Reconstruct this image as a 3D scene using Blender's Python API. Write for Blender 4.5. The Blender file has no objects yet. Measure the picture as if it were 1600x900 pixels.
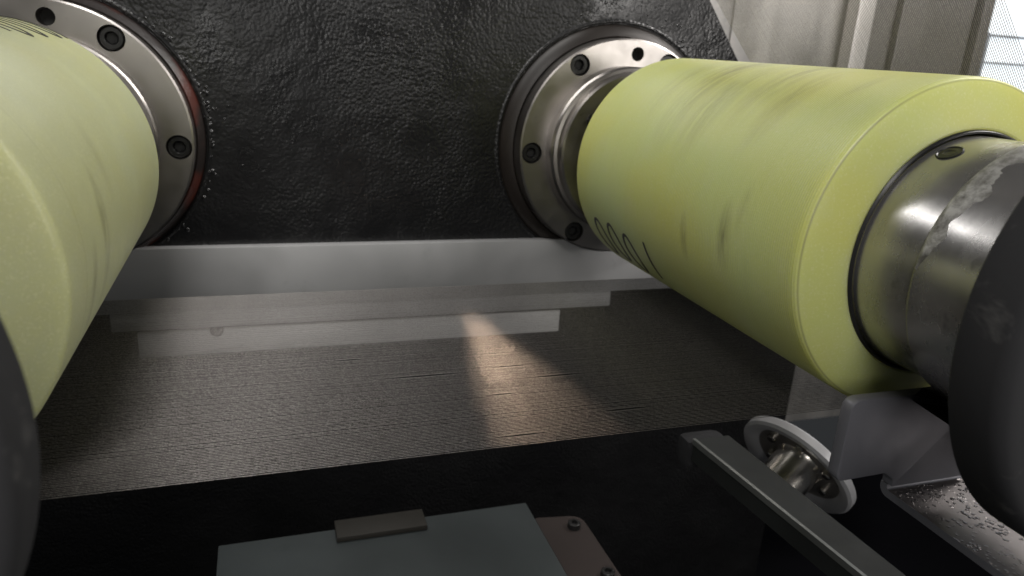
import bpy, bmesh, math, random
from mathutils import Vector, Matrix
random.seed(7)
S = bpy.context.scene
PI = math.pi
# ------------------------------------------------------------------ camera
cam_d = bpy.data.cameras.new('camera'); cam = bpy.data.objects.new('camera', cam_d)
S.collection.objects.link(cam); S.camera = cam
CR = Matrix(((0.94873225, 0.04166162, -0.31332319), (-0.3103701, 0.3103701, -0.89852145), (0.05981229, 0.94970243, 0.30738865)))
cam.matrix_world = CR.to_4x4()
cam_d.sensor_width = 36; cam_d.lens = 26.06; cam_d.clip_start = 0.005; cam_d.clip_end = 50
cam_d.dof.use_dof = True; cam_d.dof.focus_distance = 0.46; cam_d.dof.aperture_fstop = 10.5
# ------------------------------------------------------------------ world, lamps, exposure
W = bpy.data.worlds.new('World'); S.world = W; W.use_nodes = True
W.node_tree.nodes['Background'].inputs[0].default_value = (0.9, 0.95, 1.0, 1)
W.node_tree.nodes['Background'].inputs[1].default_value = 0.02

def lamp(name, loc, target, size, power, col=(1, 1, 1), size_y=None, spread=None):
    l = bpy.data.lights.new(name, 'AREA'); l.energy = power; l.color = col
    l.shape = 'RECTANGLE'; l.size = size; l.size_y = size_y or size
    if spread: l.spread = math.radians(spread)
    o = bpy.data.objects.new(name, l); S.collection.objects.link(o); o.location = loc
    o.rotation_euler = (Vector(target) - Vector(loc)).to_track_quat('-Z', 'Y').to_euler()
    return o
lamp('ceiling_lamp', (-0.12, -0.45, 0.85), (0.12, 0.45, -0.1), 0.40, 6.5, (1, 0.97, 0.93), 0.35)
lamp('sheet_fill', (1.10, 0.50, 0.62), (0.80, 1.05, 0.05), 0.3, 7.0, (1.0, 0.96, 0.92))  # unseen fill added to brighten the stainless sheet, stands away from the window
lamp('left_door_lamp', (-0.17, -0.52, 0.10), (0.1, 0.6, -0.1), 0.13, 1.5, (1, 0.98, 0.95), 0.5)
lamp('right_door_lamp', (0.98, -0.50, 0.18), (0.6, 0.9, 0.0), 0.26, 3.4, (1, 0.96, 0.92), 0.4)
def beam(tip, end, power, narrow):  # unseen narrow spot, added to shape the warm streak fanning over the wires
    l = bpy.data.lights.new('streak_spot', 'SPOT'); l.energy = power; l.color = (1, 0.76, 0.56); l.spot_size = math.radians(34); l.spot_blend = 0.85
    l.shadow_soft_size = 0.008
    o = bpy.data.objects.new('streak_spot', l); S.collection.objects.link(o); o.location = (0.215, 0.70, 0.14)
    a, b = (Vector(tip) - o.location).normalized(), (Vector(end) - o.location).normalized()
    d = (a + b).normalized(); x = a.cross(b).normalized(); y = (-d).cross(x)
    l.spot_size = a.angle(b) * 1.5
    o.matrix_world = Matrix.Translation(o.location) @ Matrix((x, y, -d)).transposed().to_4x4() @ Matrix.Diagonal((narrow, 1, 1, 1))
tip = (0.150, 0.500, -0.2)
beam((0.140, 0.455, -0.2), (0.118, 0.270, -0.2), 9.0, 0.15)
beam(tip, (0.148, 0.262, -0.2), 14.0, 0.14)
beam((0.158, 0.455, -0.2), (0.184, 0.262, -0.2), 14.0, 0.15)
lamp('glint_strip', (0.08, 0.70, 0.24), (0.10, 0.60, -0.2), 0.45, 0.8, (1, 0.98, 0.95), 0.03)  # unseen strip added for highlights on hub, rollers and wet wall

S.view_settings.view_transform = 'Standard'; S.view_settings.look = 'None'
S.view_settings.exposure = 0.5; S.view_settings.gamma = 1; S.view_settings.use_curve_mapping = False
S.render.engine = 'CYCLES'; S.cycles.filter_width = 1.5
S.render.resolution_x = 1024; S.render.resolution_y = 576

# ------------------------------------------------------------------ materials
class NT:
    def __init__(s, name):
        s.m = bpy.data.materials.new(name); s.m.use_nodes = True
        s.t = s.m.node_tree; s.n = s.t.nodes; s.p = s.n['Principled BSDF']
    def node(s, typ, **kw):
        n = s.n.new(typ)
        for k, v in kw.items(): setattr(n, k, v)
        return n
    def link(s, a, b): s.t.links.new(a, b)
    def coord(s, scale=(1, 1, 1), kind='Object'):
        tc = s.node('ShaderNodeTexCoord'); mp = s.node('ShaderNodeMapping'); mp.inputs['Scale'].default_value = scale
        s.link(tc.outputs[kind], mp.inputs['Vector']); return mp.outputs[0]
    def noise(s, scale, detail=4, rough=0.55, vec=None, dist=0):
        n = s.node('ShaderNodeTexNoise'); n.inputs['Scale'].default_value = scale; n.inputs['Detail'].default_value = detail
        n.inputs['Roughness'].default_value = rough; n.inputs['Distortion'].default_value = dist
        s.link(vec if vec is not None else s.coord(), n.inputs['Vector']); return n.outputs['Fac']
    def ramp(s, fac, stops):
        r = s.node('ShaderNodeValToRGB'); e = r.color_ramp.elements
        while len(e) < len(stops): e.new(0.5)
        for el, (p, c) in zip(e, stops):
            el.position = p; el.color = (c, c, c, 1) if isinstance(c, (int, float)) else (*c, 1)
        s.link(fac, r.inputs[0]); return r.outputs[0]
    def mix(s, fac, a, b, blend='MIX'):
        n = s.node('ShaderNodeMix', data_type='RGBA', blend_type=blend)
        for sock, v in ((n.inputs[0], fac), (n.inputs[6], a), (n.inputs[7], b)):
            if isinstance(v, (int, float)): sock.default_value = v
            elif isinstance(v, tuple): sock.default_value = (*v, 1)
            else: s.link(v, sock)
        return n.outputs[2]
    def math(s, op, a, b=None):
        n = s.node('ShaderNodeMath', operation=op)
        for i, v in enumerate((a, b)):
            if v is None: continue
            if isinstance(v, (int, float)): n.inputs[i].default_value = v
            else: s.link(v, n.inputs[i])
        return n.outputs[0]
    def bump(s, h, strength=0.3, dist=0.001, prev=None):
        b = s.node('ShaderNodeBump'); b.inputs['Strength'].default_value = strength; b.inputs['Distance'].default_value = dist
        s.link(h, b.inputs['Height'])
        if prev is not None: s.link(prev, b.inputs['Normal'])
        return b.outputs[0]
    def set(s, **kw):
        names = dict(color='Base Color', rough='Roughness', metal='Metallic', spec='Specular IOR Level', normal='Normal', aniso='Anisotropic',
                     coat='Coat Weight', coatr='Coat Roughness', sss='Subsurface Weight', sssr='Subsurface Radius', ssss='Subsurface Scale')
        for k, v in kw.items():
            i = s.p.inputs[names[k]]
            if isinstance(v, tuple) and k == 'color': i.default_value = (*v, 1)
            elif isinstance(v, (int, float, tuple)): i.default_value = v
            else: s.link(v, i)
        return s.m

def metal(name, base, rough=0.32, var=0.25, scale=60, bump=0.06, stretch=(1, 1, 1), spots=0.0, metallic=1.0, dark=0.55):
    n = NT(name); v = n.coord(stretch)
    a = n.noise(scale, 5, 0.6, v); b = n.noise(scale * 0.23, 3, 0.5, v, 0.5)
    col = n.mix(n.ramp(b, [(0.35, 0.0), (0.7, 1.0)]), tuple(c * (1 - var) for c in base), base)
    col = n.mix(n.math('MULTIPLY', n.ramp(a, [(0.62, 0.0), (0.70, 1.0)]), spots), col, tuple(c * dark for c in base))
    r = n.math('ADD', n.math('MULTIPLY', a, 0.22), rough - 0.1)
    return n.set(color=col, rough=r, metal=metallic, normal=n.bump(a, bump, 0.0006))

# cast iron painted black, wet with coolant
n = NT('black_cast_paint'); v = n.coord((1, 1, 1))
vo = n.node('ShaderNodeTexVoronoi', feature='SMOOTH_F1'); vo.inputs['Scale'].default_value = 120; n.link(n.noise(1, 0), vo.inputs['Randomness']) if False else None
n.link(v, vo.inputs['Vector'])
vo.inputs['Scale'].default_value = 300; vo.inputs['Smoothness'].default_value = 0.35
h1 = n.noise(330, 2, 0.5, v); h2 = n.noise(45, 2, 0.5, v)
peb = n.math('MULTIPLY', n.math('SUBTRACT', 1.0, vo.outputs['Distance']), n.ramp(n.noise(7, 4, 0.65, v), [(0.40, 0.15), (0.62, 1.0)]))
bn = n.bump(h2, 0.25, 0.004); bn = n.bump(peb, 0.33, 0.0026, bn); bn = n.bump(h1, 0.22, 0.0015, bn)
cl = n.mix(n.noise(9, 4, 0.6, v), (0.006, 0.006, 0.0065), (0.013, 0.013, 0.0135))
M_WALL = n.set(color=cl, rough=n.ramp(n.noise(14, 3, 0.6, v), [(0.35, 0.22), (0.7, 0.42)]), spec=0.38, normal=bn)

M_FLANGE = metal('turned_steel', (0.42, 0.395, 0.375), 0.34, 0.22, 55, 0.05, spots=0.25)
M_NECK = metal('dark_turned_steel', (0.40, 0.375, 0.35), 0.30, 0.3, 70, 0.05, (1, 6, 1), spots=0.3)
M_HUB = metal('worn_hub_steel', (0.46, 0.45, 0.445), 0.25, 0.4, 45, 0.10, (1, 1.6, 1), spots=0.55, dark=0.35, metallic=0.8)
M_LEDGE = metal('ledge_steel', (0.56, 0.56, 0.565), 0.45, 0.35, 30, 0.05, spots=0.25, metallic=0.35)
M_STRIP = metal('strip_steel', (0.74, 0.735, 0.73), 0.45, 0.25, 30, 0.04, metallic=0.4)
M_BRACKET = metal('bead_blasted_steel', (0.17, 0.17, 0.19), 0.45, 0.12, 40, 0.03, metallic=0.4)
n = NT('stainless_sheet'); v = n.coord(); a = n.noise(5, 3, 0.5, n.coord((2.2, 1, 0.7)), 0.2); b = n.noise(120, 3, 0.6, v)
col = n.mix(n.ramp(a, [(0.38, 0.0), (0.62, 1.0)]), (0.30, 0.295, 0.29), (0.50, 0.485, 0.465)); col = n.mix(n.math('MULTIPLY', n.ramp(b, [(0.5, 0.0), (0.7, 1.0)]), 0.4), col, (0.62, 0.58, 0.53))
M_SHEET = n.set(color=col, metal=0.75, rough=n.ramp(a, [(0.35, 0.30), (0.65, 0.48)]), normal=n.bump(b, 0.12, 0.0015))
M_POST = metal('bright_post_steel', (0.80, 0.77, 0.74), 0.4, 0.1, 20, 0.03, metallic=0.6)
M_PANEL = metal('dark_panel_metal', (0.13, 0.125, 0.12), 0.5, 0.2, 40, 0.03, metallic=0.4)
M_SLATE = metal('grey_table_paint', (0.080, 0.094, 0.097), 0.55, 0.45, 26, 0.10, spots=0.35, metallic=0.1)
M_TAB = metal('tab_brown', (0.032, 0.029, 0.024), 0.6, 0.25, 50, 0.05, spots=0.4, metallic=0.1)
M_BROWN = metal('brown_plate_metal', (0.045, 0.034, 0.031), 0.55, 0.2, 40, 0.05, metallic=0.3)
M_RAIL = metal('rail_paint', (0.016, 0.0185, 0.0175), 0.72, 0.2, 40, 0.05, metallic=0.1)
M_LIP = metal('rail_lip_metal', (0.20, 0.21, 0.20), 0.4, 0.2, 40, 0.05, metallic=0.5)
M_WHEEL = metal('wheel_rim_metal', (0.72, 0.72, 0.74), 0.42, 0.15, 40, 0.05, metallic=0.4)
M_WHEELHUB = metal('polished_hub', (0.78, 0.74, 0.68), 0.24, 0.1, 40, 0.03)
M_WHEELWEB = metal('wheel_web_dark', (0.36, 0.34, 0.32), 0.42, 0.3, 50, 0.05, metallic=0.7)
M_BOLT = metal('black_oxide', (0.022, 0.022, 0.022), 0.34, 0.2, 80, 0.04, metallic=0.3)
M_HOLE = metal('hole_dark', (0.008, 0.008, 0.008), 0.6, 0.1, 50, 0.02, metallic=0)
M_INK = metal('black_ink', (0.025, 0.022, 0.018), 0.5, 0.1, 50, 0.02, metallic=0)
M_FLOOR = metal('pit_dark', (0.006, 0.006, 0.008), 0.9, 0.3, 12, 0.1, metallic=0)
M_FLOOR.node_tree.nodes['Principled BSDF'].inputs['Specular IOR Level'].default_value = 0.08
M_FRAME = metal('window_frame_grey', (0.30, 0.33, 0.38), 0.5, 0.1, 30, 0.02, metallic=0)

n = NT('wet_paint_bead'); M_BEAD = n.set(color=(0.012, 0.012, 0.013), rough=0.08, spec=0.6)
# rubber cover
n = NT('black_rubber'); a = n.noise(30, 5, 0.65)
st = n.ramp(n.noise(24, 5, 0.7, n.coord((1, 1, 1)), 0.6), [(0.60, 0.0), (0.75, 1.0)])
M_RUBBER = n.set(color=n.mix(n.math('MULTIPLY', st, 0.55), (0.026, 0.026, 0.028), (0.15, 0.145, 0.14)), rough=0.75, spec=0.25, normal=n.bump(a, 0.2, 0.002))
# red-brown sealing ring
n = NT('red_sealant'); a = n.noise(40, 4, 0.6)
M_SEAL = n.set(color=n.mix(n.ramp(n.noise(16, 3, 0.6), [(0.5, 0.0), (0.62, 1.0)]), (0.018, 0.014, 0.013), (0.065, 0.018, 0.013)), rough=0.35, normal=n.bump(a, 0.6, 0.002))
M_SEAL_R = metal('brown_ring_metal', (0.022, 0.017, 0.014), 0.45, 0.6, 20, 0.2, metallic=0.3)
# wires: bare brownish steel
n = NT('wire_steel'); a = n.ramp(n.noise(1300, 2, 0.6), [(0.3, 0.0), (0.7, 1.0)])
M_WIRE = n.set(color=n.mix(a, (0.13, 0.12, 0.116), (0.36, 0.337, 0.32)), metal=0.9, rough=0.34)
# grease band
n = NT('dried_grease'); a = n.noise(90, 6, 0.7)
M_GREASE = n.set(color=n.mix(n.ramp(a, [(0.4, 0.0), (0.6, 1.0)]), (0.10, 0.095, 0.085), (0.36, 0.355, 0.34)), rough=0.5, metal=0.3, normal=n.bump(a, 0.7, 0.002))

# polyurethane sleeve, yellow green, finely grooved along its length
def sleeve_mat(name, marks, c0, c1, grooves=1.0, seam=0.3205, seam_amt=0.7):
    n = NT(name); v = n.coord()                 # object origin = roller axis at its thing's base; Y runs along the axis
    sep = n.node('ShaderNodeSeparateXYZ'); n.link(v, sep.inputs[0])
    ph = n.math('MULTIPLY', sep.outputs['Y'], 2 * PI / 0.0019)
    on = n.math('GREATER_THAN', sep.outputs['Y'], seam + 0.001)               # grooves only on the wired length
    gr = n.math('MULTIPLY', n.math('SINE', ph), on)
    big = n.noise(7, 3, 0.5, v); mid = n.noise(34, 4, 0.6, v); fine = n.noise(750, 2, 0.5, v)
    col = n.mix(n.ramp(big, [(0.35, 0.0), (0.68, 1.0)]), c0, c1)
    col = n.mix(n.math('MULTIPLY', n.ramp(mid, [(0.5, 0.0), (0.75, 1.0)]), 0.35), col, (0.53, 0.55, 0.30))
    ring = n.noise(3, 6, 0.7, n.coord((0.6, 45, 0.6)))                       # faint rings round the sleeve
    col = n.mix(n.math('MULTIPLY', n.ramp(ring, [(0.5, 0.0), (0.72, 1.0)]), n.math('MULTIPLY', on, 0.14)), col, (0.39, 0.40, 0.12))
    col = n.mix(n.math('MULTIPLY', n.ramp(fine, [(0.54, 0.0), (0.76, 1.0)]), 0.30), col, (0.68, 0.68, 0.45))
    streak = n.ramp(n.noise(26, 5, 0.7, n.coord((0.9, 5.5, 0.9)), 0.3), [(0.34, 0.0), (0.60, 1.0)])
    tot = None
    for (y, th, rad, amt) in marks:                                          # rubbed dark smears
        p = (0.1 * math.cos(math.radians(th)), y, 0.1 * math.sin(math.radians(th)))
        d = n.node('ShaderNodeVectorMath', operation='SUBTRACT'); n.link(v, d.inputs[0]); d.inputs[1].default_value = p
        sc = n.node('ShaderNodeVectorMath', operation='MULTIPLY'); n.link(d.outputs[0], sc.inputs[0]); sc.inputs[1].default_value = (1 / rad, 3.2 / rad, 1 / rad)
        ln = n.node('ShaderNodeVectorMath', operation='LENGTH'); n.link(sc.outputs[0], ln.inputs[0])
        f = n.math('MULTIPLY', n.ramp(ln.outputs['Value'], [(0.0, 1.0), (1.0, 0.0)]), amt)
        tot = f if tot is None else n.math('MAXIMUM', tot, f)
    col = n.mix(n.math('MULTIPLY', n.math('MULTIPLY', tot, streak), 0.85), col, (0.17, 0.16, 0.075))
    dl = n.math('ABSOLUTE', n.math('SUBTRACT', sep.outputs['Y'], seam))              # parting line between grooved face and end
    ln_ = n.math('MULTIPLY', n.ramp(n.math('MULTIPLY', dl, 1000.0), [(0.0, 1.0), (0.55, 0.0)]), n.ramp(n.noise(9, 4, 0.6, v), [(0.25, 0.25), (0.55, 1.0)]))
    col = n.mix(n.math('MULTIPLY', ln_, seam_amt), col, (0.16, 0.15, 0.07))
    bm = n.bump(mid, 0.06, 0.002); bm = n.bump(gr, 0.34 * grooves, 0.0004, bm); bm = n.bump(fine, 0.12, 0.0005, bm)
    return n.set(color=col, rough=0.40, spec=0.5, normal=bm, sss=0.65, sssr=(1.0, 0.9, 0.35), ssss=0.03)
XR, ZR, XL, ZL, RR = 0.376, -0.0993, -0.1746, -0.0993, 0.1
ZW = ZR - RR
M_SLEEVE_R = sleeve_mat('yellow_urethane', [(0.392, -176, 0.028, 0.9), (0.440, -169, 0.020, 0.9), (0.377, 172, 0.02, 0.4), (0.400, 125, 0.05, 0.55),
                                            (0.466, 128, 0.07, 0.6), (0.54, 120, 0.06, 0.4), (0.36, 118, 0.03, 0.35), (0.50, 112, 0.09, 0.8), (0.43, 108, 0.07, 0.6)], (0.53, 0.54, 0.165), (0.495, 0.57, 0.26))
M_SLEEVE_L = sleeve_mat('pale_yellow_urethane', [(0.401, 6, 0.03, 0.95), (0.372, -12, 0.03, 0.85), (0.404, -8, 0.03, 0.7), (0.43, 20, 0.03, 0.3)], (0.43, 0.435, 0.225), (0.43, 0.465, 0.30), 0.8, 0.352, 0.3)

# ------------------------------------------------------------------ mesh helpers
def make(name, verts, faces, mat, parent=None, smooth=None, mats=None):
    me = bpy.data.meshes.new(name)
    off = parent.matrix_world.inverted() if parent is not None else Matrix()
    if parent is not None:
        p = parent; loc = Vector((0, 0, 0))
        while p is not None: loc += p.location; p = p.parent
        verts = [Vector(q) - loc for q in verts]
    me.from_pydata([tuple(q) for q in verts], [], faces); me.validate()
    bm = bmesh.new(); bm.from_mesh(me); bmesh.ops.remove_doubles(bm, verts=bm.verts, dist=1e-6); bmesh.ops.recalc_face_normals(bm, faces=bm.faces); bm.to_mesh(me); bm.free()
    if smooth is not None:
        me.shade_smooth(); me.set_sharp_from_angle(angle=math.radians(smooth))
    me.materials.append(mat)
    o = bpy.data.objects.new(name, me); S.collection.objects.link(o)
    if parent is not None: o.parent = parent
    return o
def thing(name, label, cat, loc, group=None):
    o = bpy.data.objects.new(name, None); o.empty_display_size = 0.02; S.collection.objects.link(o)
    o.location = loc; o['label'] = label; o['category'] = cat
    if group: o['group'] = group
    return o
def tag(o, label, cat, group=None):
    o['label'] = label; o['category'] = cat
    if group: o['group'] = group
    return o
def structure(o, label=None):
    o['kind'] = 'structure'
    if label: o['label'] = label
    return o
def lathe(prof, X, Z, seg=96, a0=0.0, a1=2 * PI):
    """profile [(y, r)] turned round the axis x=X, z=Z"""
    full = abs(a1 - a0 - 2 * PI) < 1e-6; k = seg if full else seg + 1
    V, F = [], []
    for (y, r) in prof:
        for i in range(k):
            a = a0 + (a1 - a0) * i / seg
            V.append((X + r * math.cos(a), y, Z + r * math.sin(a)))
    for j in range(len(prof) - 1):
        for i in range(seg):
            i2 = (i + 1) % k
            F.append((j * k + i, j * k + i2, (j + 1) * k + i2, (j + 1) * k + i))
    return V, F
def rounded(y, r, b, out, n=4):
    """quarter-round corner points between a face at y and a wall at r (out=+1: wall runs to larger y)"""
    return [(y + out * b * (1 - math.cos(t)), r - b + b * math.sin(t)) for t in [PI / 2 * i / n for i in range(n + 1)]]
def box(x0, x1, y0, y1, z0, z1, bev=0.0):
    if bev <= 0:
        V = [(x, y, z) for x in (x0, x1) for y in (y0, y1) for z in (z0, z1)]
        return V, [(0, 1, 3, 2), (4, 6, 7, 5), (0, 4, 5, 1), (2, 3, 7, 6), (0, 2, 6, 4), (1, 5, 7, 3)]
    bm = bmesh.new(); bmesh.ops.create_cube(bm, size=1)
    for v in bm.verts: v.co = Vector(((x0 + x1) / 2 + v.co.x * (x1 - x0), (y0 + y1) / 2 + v.co.y * (y1 - y0), (z0 + z1) / 2 + v.co.z * (z1 - z0)))
    bmesh.ops.bevel(bm, geom=bm.edges[:], offset=bev, segments=2, affect='EDGES', profile=0.6)
    V = [v.co.copy() for v in bm.verts]; F = [tuple(v.index for v in f.verts) for f in bm.faces]
    bm.verts.index_update(); F = [tuple(v.index for v in f.verts) for f in bm.faces]; bm.free(); return V, F
def circle(cx, cz, r, n=48, a0=0): return [(cx + r * math.cos(a0 + 2 * PI * i / n), cz + r * math.sin(a0 + 2 * PI * i / n)) for i in range(n)]
def plate(outer, holes, y0, y1, bev=0.0):
    """flat plate in the XZ plane from y0 (front) to y1 (back) with real holes"""
    bm = bmesh.new(); loops = [outer] + holes; edges = []
    for lp in loops:
        vs = [bm.verts.new((x, y0, z)) for x, z in lp]
        edges += [bm.edges.new((vs[i], vs[(i + 1) % len(vs)])) for i in range(len(vs))]
    bmesh.ops.triangle_fill(bm, use_beauty=True, use_dissolve=False, edges=edges)
    bm.verts.index_update()
    V = [v.co.copy() for v in bm.verts]; F = [tuple(v.index for v in f.verts) for f in bm.faces]; bm.free()
    nv = len(V); base = 0
    for li, lp in enumerate(loops):
        k = len(lp); yb = y1[li] if isinstance(y1, (list, tuple)) else y1
        b = len(V); V += [(x, yb, z) for x, z in lp]
        F += [(base + i, base + (i + 1) % k, b + (i + 1) % k, b + i) for i in range(k)]
        base += k
    return V, F
def merge(*vf):
    V, F = [], []
    for v, f in vf:
        b = len(V); V += list(v); F += [tuple(i + b for i in q) for q in f]
    return V, F
def disc(cx, cz, y, r, n=32):
    return [(cx + r * math.cos(2 * PI * i / n), y, cz + r * math.sin(2 * PI * i / n)) for i in range(n)], [tuple(range(n))]

# ------------------------------------------------------------------ setting
YWALL = 0.775
outer = [(-0.75, 0.75), (-0.75, -1.18), (0.697, -1.18), (0.697, -0.215), (0.5315, 0.0002), (0.482, 0.0644), (0.40, 0.175), (0.30, 0.32), (0.1, 0.75)]
V, F = plate(outer, [circle(XL, ZL, 0.1255, 96), circle(XR, ZR, 0.131, 96)], YWALL, [0.86, 0.80, 0.80])
wall = make('machine_wall', V, F, M_WALL); structure(wall, 'black textured cast iron machine wall behind both rollers')
for X in (XL, XR):
    structure(make('wall_recess', *disc(X, ZL, 0.799, 0.1255 if X < 0 else 0.131, 64), M_FLOOR), None)
pit = make('pit_floor', *box(-1.2, 2.2, -0.25, 1.6, -1.24, -1.20), M_FLOOR); structure(pit, 'dark floor at the bottom of the machine')

# ------------------------------------------------------------------ back side: stainless sheet, post, dark panel, window
t = thing('stainless_panel', 'stainless steel back sheet right of the black wall, with soft warm glare', 'metal panel', (0.70, 1.05, -0.65))
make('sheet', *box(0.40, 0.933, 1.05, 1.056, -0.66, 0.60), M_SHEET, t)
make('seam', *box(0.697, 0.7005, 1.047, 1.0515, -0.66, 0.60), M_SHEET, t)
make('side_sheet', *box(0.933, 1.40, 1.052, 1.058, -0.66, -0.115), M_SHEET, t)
post = make('vertical_post', *box(0.902, 0.937, 1.015, 1.045, -0.113, 0.60, 0.008), M_POST, smooth=40)
tag(post, 'bright upright metal post beside the stainless sheet', 'post')
t = thing('dark_door', 'dark grey door frame panel with upright folds between post and window', 'door panel', (1.09, 1.02, -0.10))
make('panel', *box(0.945, 1.190, 1.03, 1.048, -0.112, 0.60), M_PANEL, t)
make('fold', *box(0.990, 1.040, 1.016, 1.0285, -0.112, 0.60, 0.003), M_PANEL, t)
make('fold', *box(1.155, 1.178, 1.012, 1.029, -0.112, 0.60, 0.003), M_PANEL, t)
t = thing('lit_window', 'bright daylit window behind the steel wires at upper right', 'window', (1.6, 1.3, -0.11))
n = NT('daylight_glass'); n.p.inputs['Emission Color'].default_value = (0.86, 0.94, 1.0, 1); n.p.inputs['Emission Strength'].default_value = 0.85
n.set(color=(0.5, 0.5, 0.5), rough=0.2); M_GLOW = n.m
make('pane', *box(1.22, 2.3, 1.30, 1.31, -0.11, 0.60), M_GLOW, t)
make('glazing_bar', *box(1.24, 2.3, 1.285, 1.299, 0.086, 0.0905), M_FRAME, t)
make('glazing_bar', *box(1.24, 2.3, 1.285, 1.299, 0.030, 0.034), M_FRAME, t)
make('mullion', *box(1.47, 1.50, 1.283, 1.299, -0.11, 0.093), M_FRAME, t)
make('frame', *box(1.22, 2.3, 1.28, 1.315, -0.14, -0.111), M_FRAME, t)

# ------------------------------------------------------------------ bearing flanges
YF = 0.745
def bolt(X, Z, y, r, parent):
    hd = make('bolt', *lathe([(y + 0.008, r), (y + 0.001, r), (y, r - 0.0012), (y, r * 0.58), (y + 0.0006, r * 0.53)], X, Z, 28), M_BOLT, parent, 35)
    hx = [(y + 0.0006, r * 0.53), (y + 0.0045, r * 0.50)]
    V, F = lathe(hx, X, Z, 6, 0.3, 0.3 + 2 * PI); V2, F2 = disc(X, Z, y + 0.0046, r * 0.53, 12)
    make('hex_socket', *merge((V, F), (V2, F2)), M_HOLE, hd, 20)
    return hd
def flange(X, Z, label, seal, seal_label, rh):
    t = thing('bearing_flange', label, 'flange', (X, YF, Z), 'bearing flanges bolted to the black wall')
    angs = [3 + 60 * k + (0 if X > 0 else -6) for k in range(6)]
    pl = [85.0]
    br, hr = 0.0112, 0.0074
    cen = [(X + 0.1035 * math.cos(math.radians(a)), Z + 0.1035 * math.sin(math.radians(a))) for a in angs]
    pcn = [(X + 0.1015 * math.cos(math.radians(a)), Z + 0.1015 * math.sin(math.radians(a))) for a in pl]
    holes = [circle(X, Z, 0.088, 96)] + [circle(cx, cz, br, 24) for cx, cz in cen] + [circle(cx, cz, hr, 20) for cx, cz in pcn]
    V, F = plate(circle(X, Z, 0.1148, 120), holes, YF, [YF + 0.0001] + [YF + 0.02] + [YF + 0.010] * 6 + [YF + 0.016])
    rim = lathe([(YF, 0.1148), (YF + 0.0012, 0.1165), (YF + 0.034, 0.1165)], X, Z, 120)
    make('flange_ring', *merge((V, F), rim), M_FLANGE, t, 30)
    make('boss', *lathe([(YF + 0.006, 0.0885), (YF - 0.016, 0.0885), (YF - 0.018, 0.0868), (YF - 0.021, 0.0868), (YF - 0.022, 0.0835), (YF - 0.034, 0.0835), (YF - 0.0355, 0.0815), (YF - 0.0355, 0.070), (YF - 0.030, 0.069), (YF - 0.030, 0.030)], X, Z, 96), M_NECK, t, 30)
    make('shaft', *lathe([(YF - 0.02, 0.044), (0.645, 0.044)], X, Z, 48), M_NECK, t, 30)
    for (cx, cz) in cen:
        bolt(cx, cz, YF + 0.0025, br - 0.0012, t)
    for (cx, cz) in pcn:
        make('bolt_hole', *disc(cx, cz, YF + 0.0155, hr, 20), M_HOLE, t)
    for k in range(6):
        a = math.radians(145.7 + 60 * k); bolt(X + 0.058 * math.cos(a), Z + 0.058 * math.sin(a), YF - 0.0385, 0.0085, t)
    r = make('sealing_ring', *lathe([(YF + 0.022, 0.1168), (YF + 0.0205, 0.1185), (YF + 0.024, rh - 0.004), (YF + 0.031, rh - 0.0003)], X, Z, 120), seal, t, 40)
    r['label'] = seal_label
    make('ring_lip', *lathe([(YWALL + 0.004, rh - 0.0005), (YWALL - 0.0010, rh + 0.001), (YWALL - 0.0016, rh + 0.003), (YWALL + 0.001, rh + 0.006)], X, Z, 120), M_WALL, t, 60)
    return t
flange(XL, ZL, 'round steel bearing flange behind the left roller, red sealant round its rim', M_SEAL, 'red brown sealing ring', 0.1255)
flange(XR, ZR, 'round steel bearing flange behind the right roller, whole neck visible', M_SEAL_R, 'dark brown sealing ring', 0.131)

V, F = [], []
def bead(cx, cz, r, yb, hgt=0.5):
    b = len(V); m = 9
    for (rr, hh) in ((1, 0), (0.85, 0.5), (0.5, 0.87), (0.02, 1)):
        for k in range(m): q = 2 * PI * k / m; V.append((cx + r * rr * math.cos(q), yb - r * hgt * hh, cz + r * rr * math.sin(q) * 1.25))
    for j in range(3):
        for k in range(m): F.append((b + j * m + k, b + j * m + (k + 1) % m, b + (j + 1) * m + (k + 1) % m, b + (j + 1) * m + k))
for k in range(120):
    a = math.radians(random.gauss(8, 26)); rr = 0.1265 + abs(random.gauss(0, 1)) * (0.004 if k < 110 else 0.03)
    bead(XL + rr * math.cos(a), ZL + rr * math.sin(a), random.uniform(0.0006, 0.0018) * (1.25 if k < 110 else 0.6), YWALL - 0.0002)
for k in range(70):
    a = math.radians(random.uniform(35, 120)); rr = 0.134 + abs(random.gauss(0, 1)) * 0.03
    x, z = XR + rr * math.cos(a), ZR + rr * math.sin(a)
    if x < 0.5 - 0.77 * (z - 0.03): bead(x, z, random.uniform(0.0006, 0.0014), YWALL - 0.0002)
bd = make('coolant_bead', V, F, M_BEAD, wall, 60); bd['kind'] = 'stuff'

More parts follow.
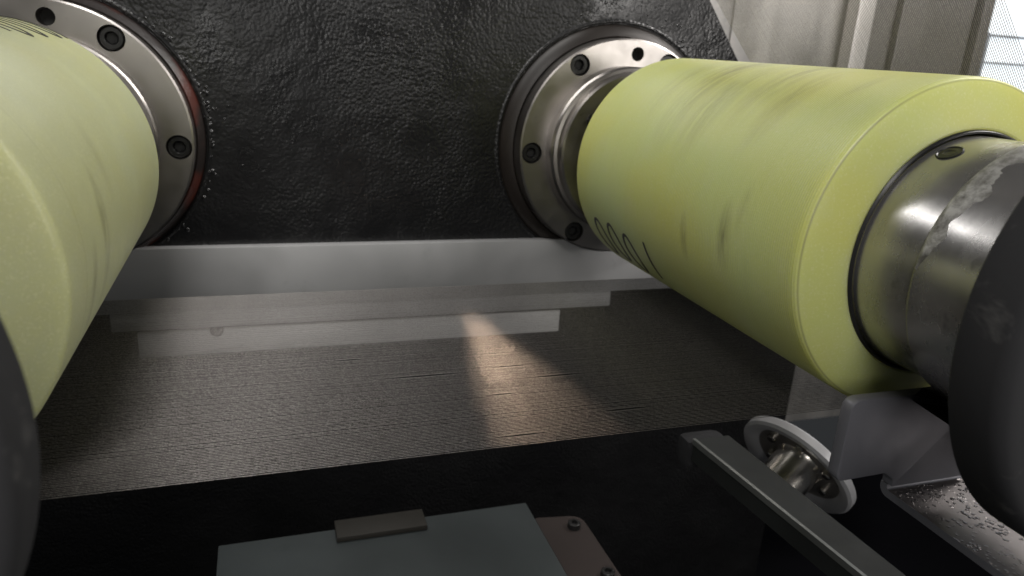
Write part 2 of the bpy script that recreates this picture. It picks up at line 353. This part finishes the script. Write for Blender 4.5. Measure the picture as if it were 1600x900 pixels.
# ------------------------------------------------------------------ rollers
def arc_strip(X, Z, pts, w, r):
    """ink stroke on the sleeve: pts [(y, theta deg)], laid just above radius r"""
    V, F = [], []; m = len(pts)
    for i in range(m):
        a, b = pts[max(i - 1, 0)], pts[min(i + 1, m - 1)]
        dy, ds = b[0] - a[0], math.radians(b[1] - a[1]) * r; L = math.hypot(dy, ds) or 1
        ny, ns = -ds / L, dy / L
        for s in (-1, 1):
            y = pts[i][0] + s * w * ny; th = math.radians(pts[i][1]) + s * w * ns / r
            for rr in (r - 0.0006, r + 0.00025): V.append((X + rr * math.cos(th), y, Z + rr * math.sin(th)))
    for i in range(m - 1):
        q = i * 4; p = q + 4
        F += [(q + 1, q + 3, p + 3, p + 1), (q, q + 1, p + 1, p), (q + 2, p + 2, p + 3, q + 3)]
    return V, F
def roller(X, Z, mat, y0, y1, label, seams, digits, sd):
    t = thing('guide_roller', label, 'roller', (X, 0, Z), 'yellow guide rollers of the wire saw')
    b = 0.0045
    prof = [(y0 + 0.004, 0.0720), (y0 + 0.0004, 0.0723), (y0, 0.0735)] + [(y0 + 0.0085, 0.0975), (y0 + 0.0094, 0.0988), (y0 + 0.0105, 0.0996), (y0 + 0.0125, 0.1)]
    prof += [(y, r) for (y, r) in reversed(rounded(y1, RR, 0.012, -1, 8))] + [(y1, 0.05)]
    make('sleeve', *lathe(prof, X, Z, 160), mat, t, 35)
    for d in digits:
        V, F = merge(*[arc_strip(X, Z, s, w, RR) for (s, w) in d]); make('ink_digit', V, F, M_INK, t)
    make('groove_ring', *lathe([(y0 + 0.006, 0.0722), (y0 + 0.0002, 0.0722), (y0 - 0.0008, 0.0714), (y0 - 0.0008, 0.0704), (y0 + 0.001, 0.0698)], X, Z, 128), M_BOLT, t, 30)
    YB = y0 - 0.041
    hub = make('hub', *lathe([(y0 + 0.003, 0.0688), (YB + 0.001, 0.0688), (YB, 0.0680)], X, Z, 128), M_HUB, t, 30)
    col = make('collar', *lathe([(YB + 0.002, 0.060), (YB + 0.002, 0.0705), (YB - 0.0005, 0.0722), (YB - 0.060, 0.0722)], X, Z, 128), M_HUB, t, 30)
    ng = 70; V, F = [], []
    for i in range(ng + 1):
        f = i / ng; a = math.radians(108 + 66 * f); wd = (0.013 + 0.003 * math.sin(f * 17) + 0.0015 * math.sin(f * 41 + 1) + random.uniform(-0.0008, 0.0008)) * min(1, (1 - f) * 2.2 + 0.12)
        for yy, rr in ((YB + 0.0012, 0.0712), (YB - 0.0006, 0.07245), (YB - 0.3 * wd, 0.0726), (YB - 0.7 * wd, 0.0725), (YB - wd, 0.0721)):
            V.append((X + rr * math.cos(a), yy, Z + rr * math.sin(a)))
    F = [(i * 5 + k, i * 5 + k + 1, i * 5 + k + 6, i * 5 + k + 5) for i in range(ng) for k in range(4)]
    make('grease_smear', V, F, M_GREASE, col, 60)
    # set screw in the hub
    a = math.radians(118.0); c = Vector((X + 0.0688 * math.cos(a), y0 - 0.0105, Z + 0.0688 * math.sin(a))); nrm = Vector((math.cos(a), 0, math.sin(a)))
    tx = Vector((0, 1, 0)); ty = nrm.cross(tx)
    V, F = [], []
    pr = [(0.0068, 0.0003), (0.0062, 0.0006), (0.0056, 0.0001), (0.0030, 0.0003), (0.0026, 0.0001)]
    for r, h in pr:
        for i in range(20):
            q = 2 * PI * i / 20; V.append(c + tx * r * math.cos(q) + ty * r * math.sin(q) + nrm * h)
    for j in range(len(pr) - 1):
        for i in range(20): F.append((j * 20 + i, j * 20 + (i + 1) % 20, (j + 1) * 20 + (i + 1) % 20, (j + 1) * 20 + i))
    F.append(tuple(range(80, 100)))
    make('set_screw', V, F, M_BOLT, t, 30)
    return t
def zero(y, th, dth, wy, w=0.0015):
    return [([(y + wy * math.cos(q), th + dth * math.sin(q)) for q in [2 * PI * i / 28 for i in range(29)]], w)]
def one(y, th0, th1, w=0.0014): return [([(y, th0 + (th1 - th0) * i / 10) for i in range(11)], w)]
digR = [zero(0.600, -142.5, 12, 0.0085), zero(0.572, -143.5, 12, 0.0085), zero(0.543, -142, 12, 0.0085), one(0.508, -134, -156)]
digL = [one(0.618, 60.5, 86), zero(0.603, 74, 12.5, 0.0075), zero(0.572, 75, 12.5, 0.0075), zero(0.541, 75, 12, 0.0085), one(0.519, 66, 88)]
rR = roller(XR, ZR, M_SLEEVE_R, 0.3115, 0.640, 'yellow green roller at right with steel hub facing the camera', [0.3205], digR, 0.0005)
rL = roller(XL, ZL, M_SLEEVE_L, 0.3110, 0.632, 'pale yellow green roller cut off by the left edge', [0.352], digL, 0.00018)

# ------------------------------------------------------------------ black bearing covers
def cover(X, Z, y, r, label, dark_arc=False):
    t = thing('bearing_cover', label, 'cover', (X, y, Z), 'black covers on the near roller ends')
    prof = [(y + 0.010, 0.0712), (y + 0.010, r * 0.80), (y + 0.002, r - 0.010), (y - 0.001, r - 0.003), (y - 0.004, r), (y - 0.022, r)] + [(yy - 0.030, q) for yy, q in reversed(rounded(y, r, 0.007, 1, 4))] + [(y - 0.032, r - 0.02), (y - 0.036, r * 0.74), (y - 0.042, r * 0.70), (y - 0.042, r * 0.3), (y - 0.042, 0.001)]
    make('cover_disc', *lathe(prof, X, Z, 128), M_RUBBER, t, 50)
    if dark_arc:  # shell added to make the dark arc on the bracket, no real cover part
        make('dark_arc', *lathe([(y + 0.008, 0.088), (0.287, 0.083), (0.2875, 0.081), (0.285, 0.0735), (y + 0.008, 0.0735)], X, Z, 40, math.radians(-113), math.radians(-20)), M_RUBBER, t, 40)
    return t
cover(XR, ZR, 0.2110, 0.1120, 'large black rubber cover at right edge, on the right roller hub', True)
cover(XL, ZL, 0.2000, 0.1175, 'blurred black cover at lower left edge, near the camera')

# ------------------------------------------------------------------ wire web: one wire wound over the rollers
apex = Vector((0.10, 0.206)); RA = RR + 0.0002
def tang(c1, c2, side):
    d = (c2 - c1).normalized(); nn = Vector((d.y, -d.x)) * side; return c1 + nn * RA, c2 + nn * RA
cL, cR = Vector((XL, ZL)), Vector((XR, ZR))
path = []
a0, a1 = tang(apex, cL, -1)  # apex -> left roller, outer side
if (a1 - cL).x > 0: a0, a1 = tang(apex, cL, 1)
b0, b1 = tang(cR, apex, 1)
if (b0 - cR).x < 0: b0, b1 = tang(cR, apex, -1)
thL = math.atan2((a1 - cL).y, (a1 - cL).x) % (2 * PI); thR = math.atan2((b0 - cR).y, (b0 - cR).x)
path = [a0] + [a0.lerp(a1, k / 4) for k in range(1, 4)]
path += [cL + RA * Vector((math.cos(thL + (1.5 * PI - thL) * i / 16), math.sin(thL + (1.5 * PI - thL) * i / 16))) for i in range(17)]
nb = 140
path += [Vector((XL + (XR - XL) * i / nb, ZR - RA)) for i in range(1, nb)]
path += [cR + RA * Vector((math.cos(-PI / 2 + (thR + PI / 2) * i / 16), math.sin(-PI / 2 + (thR + PI / 2) * i / 16))) for i in range(17)]
path += [b0.lerp(b1, k / 6) for k in range(1, 7)]
V, F = [], []; WR = 0.000165; NS = 8; PITCH = 0.0015; NW = int((0.595 - 0.326) / PITCH) + 1
P = len(path); tg = []
for i in range(P):
    d = (path[min(i + 1, P - 1)] - path[max(i - 1, 0)]).normalized(); tg.append(Vector((-d.y, d.x)))
DENTS = [(0.4045, 0.176, 0.013), (0.424, 0.150, 0.011), (0.336, 0.128, 0.014), (0.446, 0.146, 0.006), (0.420, 0.092, 0.020), (0.385, 0.132, 0.008), (0.453, 0.048, 0.007), (0.352, 0.20, 0.012)]
for wv in range(NW):
    y0 = 0.326 + wv * PITCH + random.gauss(0, 0.00008); base = len(V)
    dents = [k_ for k_ in DENTS if abs(k_[0] - (0.326 + wv * PITCH)) < 0.8 * PITCH]
    for i in range(P):
        p = path[i]; nn = tg[i]; y = y0
        if p.y < ZW + 0.001:
            for (dy_, dx_, dw_) in dents: y += (0.0005 if y0 > dy_ else -0.0005) * math.exp(-((p.x - dx_) / dw_) ** 4)
        for s in range(NS):
            q = 2 * PI * s / NS
            V.append((p.x + WR * math.cos(q) * nn.x, y + WR * math.sin(q), p.y + WR * math.cos(q) * nn.y))
    for i in range(P - 1):
        for s in range(NS):
            s2 = (s + 1) % NS; F.append((base + i * NS + s, base + i * NS + s2, base + (i + 1) * NS + s2, base + (i + 1) * NS + s))
me = bpy.data.meshes.new('wire_web'); me.from_pydata([tuple(v) for v in V], [], F); me.shade_smooth(); me.materials.append(M_WIRE)
web = bpy.data.objects.new('wire_web', me); S.collection.objects.link(web)
tag(web, 'web of fine parallel steel saw wires stretched between the two rollers', 'wire web')

# ------------------------------------------------------------------ steel ledge on the wall
t = thing('wall_ledge', 'long grey steel ledge along the black wall, behind the wires', 'ledge', (0.14, 0.72, -0.27))
make('ledge_plate', *box(-0.3179, 0.5510, 0.763, 0.7745, -0.2708, -0.2051, 0.0012), M_LEDGE, t, 40)
make('apron', *box(-0.1473, 0.3931, 0.7645, 0.7735, -0.2898, -0.2709, 0.001), M_LEDGE, t, 40)
make('lower_strip', *box(-0.1250, 0.3296, 0.7665, 0.773, -0.3195, -0.2930, 0.0008), M_STRIP, t, 40)
for x, z in ((-0.051, -0.2941),):
    make('drip', *lathe([(0.7655, 0.0), (0.764, 0.003), (0.7655, 0.0065), (0.768, 0.007)], x, z, 14), M_TAB, t, 60)

# ------------------------------------------------------------------ bracket under the right roller
t = thing('splash_bracket', 'bent grey metal bracket under the near end of the right roller', 'bracket', (0.35, 0.29, -0.236))
def rpoly(pts, rad, n=4):
    out = []; k = len(pts)
    for i in range(k):
        p0, p, p1 = Vector(pts[i - 1]), Vector(pts[i]), Vector(pts[(i + 1) % k]); r = rad[i]
        if r <= 0: out.append(tuple(p)); continue
        a = p + (p0 - p).normalized() * r; b = p + (p1 - p).normalized() * r
        out += [tuple(a.lerp(p, s).lerp(p.lerp(b, s), s)) for s in [j / n for j in range(n + 1)]]
    return out
po = rpoly([(0.3015, -0.1725), (0.3015, -0.2235), (0.3365, -0.2225), (0.3445, -0.2275), (0.3445, -0.2325), (0.402, -0.2325), (0.402, -0.1725)], [0.007, 0.006, 0.0, 0.003, 0, 0, 0.004])
bm = bmesh.new(); vs = [bm.verts.new((x, 0.2870, z)) for x, z in po]; f = bm.faces.new(vs)
ex = bmesh.ops.extrude_face_region(bm, geom=[f]); bmesh.ops.translate(bm, vec=(0, 0.008, 0), verts=[e for e in ex['geom'] if isinstance(e, bmesh.types.BMVert)])
bmesh.ops.recalc_face_normals(bm, faces=bm.faces)
sharp = [e for e in bm.edges if len(e.link_faces) == 2 and e.calc_face_angle(0) > 1.0]
bmesh.ops.bevel(bm, geom=sharp, offset=0.0009, segments=2, affect='EDGES', profile=0.5)
bm.verts.index_update(); V = [v.co.copy() for v in bm.verts]; F = [tuple(v.index for v in q.verts) for q in bm.faces]; bm.free()
make('upright_plate', V, F, M_BRACKET, t, 40)
# bent foot: profile in YZ swept along X
pf = [(0.2950, -0.2326), (0.2950, -0.2340)] + [(0.2890 + 0.006 * math.cos(q), -0.2345 - 0.006 * math.sin(q)) for q in [PI / 2 * j / 6 for j in range(7)]] + [(0.02, -0.2405), (0.02, -0.2360)]
pf += [(0.2880 + 0.002 * math.sin(PI / 2 * j / 4), -0.2340 - 0.002 * math.cos(PI / 2 * j / 4)) for j in range(5)] + [(0.2900, -0.2326)]
V = [(x, y, z) for x in (0.3445, 0.60) for (y, z) in pf]; k = len(pf)
F = [tuple(range(k)), tuple(range(2 * k - 1, k - 1, -1))] + [(i, (i + 1) % k, k + (i + 1) % k, k + i) for i in range(k)]
n = NT('wet_bracket_steel'); vv = n.coord()
vo = n.node('ShaderNodeTexVoronoi', feature='F1'); vo.inputs['Scale'].default_value = 330; n.link(vv, vo.inputs['Vector'])
drops = n.math('MULTIPLY', n.ramp(vo.outputs['Distance'], [(0.0, 1.0), (0.42, 0.0)]), n.ramp(n.noise(60, 3, 0.6, vv), [(0.45, 0.0), (0.6, 1.0)]))
M_WET = n.set(color=n.mix(n.noise(30, 4, 0.6, vv), (0.14, 0.13, 0.13), (0.24, 0.22, 0.215)), metal=0.7, rough=0.30, normal=n.bump(drops, 0.9, 0.003))
ft = make('foot', V, F, M_BRACKET, t, 40); ft.data.materials.append(M_WET)
for q in ft.data.polygons:
    if q.normal.z > 0.9: q.material_index = 1

# ------------------------------------------------------------------ pulley wheel and its rail
cw = Vector((0.4748, 0.5, -0.3609)); nw = (CR @ Vector((-0.71, -0.60, 0.31))).normalized()
u = nw.cross(Vector((0, 0, 1))).normalized(); v = nw.cross(u)
def lathe_ax(prof, seg, c=cw):
    V, F = [], []; g = 0.93 if c is cw else 1
    for (h, r) in prof:
        r *= g
        for i in range(seg): q = 2 * PI * i / seg; V.append(c + nw * h + (u * math.cos(q) + v * math.sin(q)) * r)
    for j in range(len(prof) - 1):
        for i in range(seg): F.append((j * seg + i, j * seg + (i + 1) % seg, (j + 1) * seg + (i + 1) % seg, (j + 1) * seg + i))
    return V, F
t = thing('pulley_wheel', 'pale rimmed wheel with polished hub standing behind the dark rail', 'wheel', tuple(cw))
make('rim', *lathe_ax([(0.000, 0.046), (0.004, 0.049), (0.0075, 0.054), (0.0075, 0.060), (0.005, 0.0625), (-0.002, 0.0625), (-0.004, 0.060), (-0.004, 0.01)], 72), M_WHEEL, t, 40)
make('wheel_web', *lathe_ax([(0.0015, 0.0475), (-0.0005, 0.045), (-0.0005, 0.020)], 64), M_WHEELWEB, t, 40)
make('hub', *lathe_ax([(-0.001, 0.027), (0.0035, 0.0245), (0.055, 0.0235), (0.057, 0.021), (0.057, 0.001)], 48), M_WHEELHUB, t, 35)
for k in range(6):
    q = 2 * PI * k / 6 + 0.25; c = cw + (u * math.cos(q) + v * math.sin(q)) * 0.0335
    make('bolt', *lathe_ax([(-0.001, 0.0048), (0.003, 0.0046), (0.004, 0.0036), (0.004, 0.0005)], 16, c), M_WHEELHUB, t, 40)
t = thing('guide_rail', 'dark grey rail running to the back below the right roller', 'rail', (0.40, 0.35, -0.35))
kk = 0.87
def prism(a, b, z0, z1):
    (xa0, xa1, ya), (xb0, xb1, yb) = a, b
    return [(xa0, ya, z0), (xa1, ya, z0), (xb1, yb, z0), (xb0, yb, z0), (xa0, ya, z1), (xa1, ya, z1), (xb1, yb, z1), (xb0, yb, z1)], [(0, 3, 2, 1), (4, 5, 6, 7), (0, 1, 5, 4), (1, 2, 6, 5), (2, 3, 7, 6), (3, 0, 4, 7)]
make('rail_bar', *prism((0.3756, 0.4134, 0.530), (0.411, 0.433, 0.10), -0.362, -0.34), M_RAIL, t)
make('rail_lip', *prism((0.3741, 0.3771, 0.530), (0.4095, 0.4125, 0.10), -0.3445, -0.3390), M_LIP, t)
make('end_cap', *box(0.3700, 0.4150, 0.5305, 0.552, -0.374, -0.3425, 0.008), M_RUBBER, t, 40)

# ------------------------------------------------------------------ table block at the bottom
ZT = -0.42; kf = ZT / -0.4
t = thing('feed_table', 'slate grey flat table block at the bottom, brown tab on its far edge', 'table', (0.09, 0.5, ZT))
make('table_top', *box(-0.0490, 0.2305, 0.20, 0.5805, ZT - 0.045, ZT, 0.0012), M_SLATE, t, 40)
V, F = box(0.0485, 0.1290, 0.560, 0.586, ZT + 0.0003, ZT + 0.0055, 0.0012)
make('tab', V, F, M_TAB, t, 40)
t = thing('base_plate', 'brown bolted plate lying beside the slate grey table block', 'plate', (0.25, 0.5, ZT - 0.01))
po = rpoly([(0.2325, 0.20), (0.2775, 0.20), (0.2775, 0.5535), (0.2325, 0.5600)], [0, 0, 0.012, 0.003])
V = [(x, y, z) for z in (ZT - 0.03, ZT - 0.004) for x, y in po]; k = len(po)
F = [tuple(range(k - 1, -1, -1)), tuple(range(k, 2 * k))] + [(i, (i + 1) % k, k + (i + 1) % k, k + i) for i in range(k)]
make('plate', V, F, M_BROWN, t, 30)
for x, y in ((0.2640, 0.5380), (0.2660, 0.4680), (0.2660, 0.398)):
    V, F = [], []; pr = [(0, 0.0062), (0.005, 0.0060), (0.0058, 0.0050), (0.0058, 0.003), (0.003, 0.0028), (0.003, 0.0001)]
    for h, r in pr:
        for i in range(16): q = 2 * PI * i / 16; V.append((x + r * math.cos(q), y + r * math.sin(q), ZT - 0.004 + h))
    for j in range(len(pr) - 1):
        for i in range(16): F.append((j * 16 + i, j * 16 + (i + 1) % 16, (j + 1) * 16 + (i + 1) % 16, (j + 1) * 16 + i))
    make('bolt', V, F, M_BOLT, t, 35)
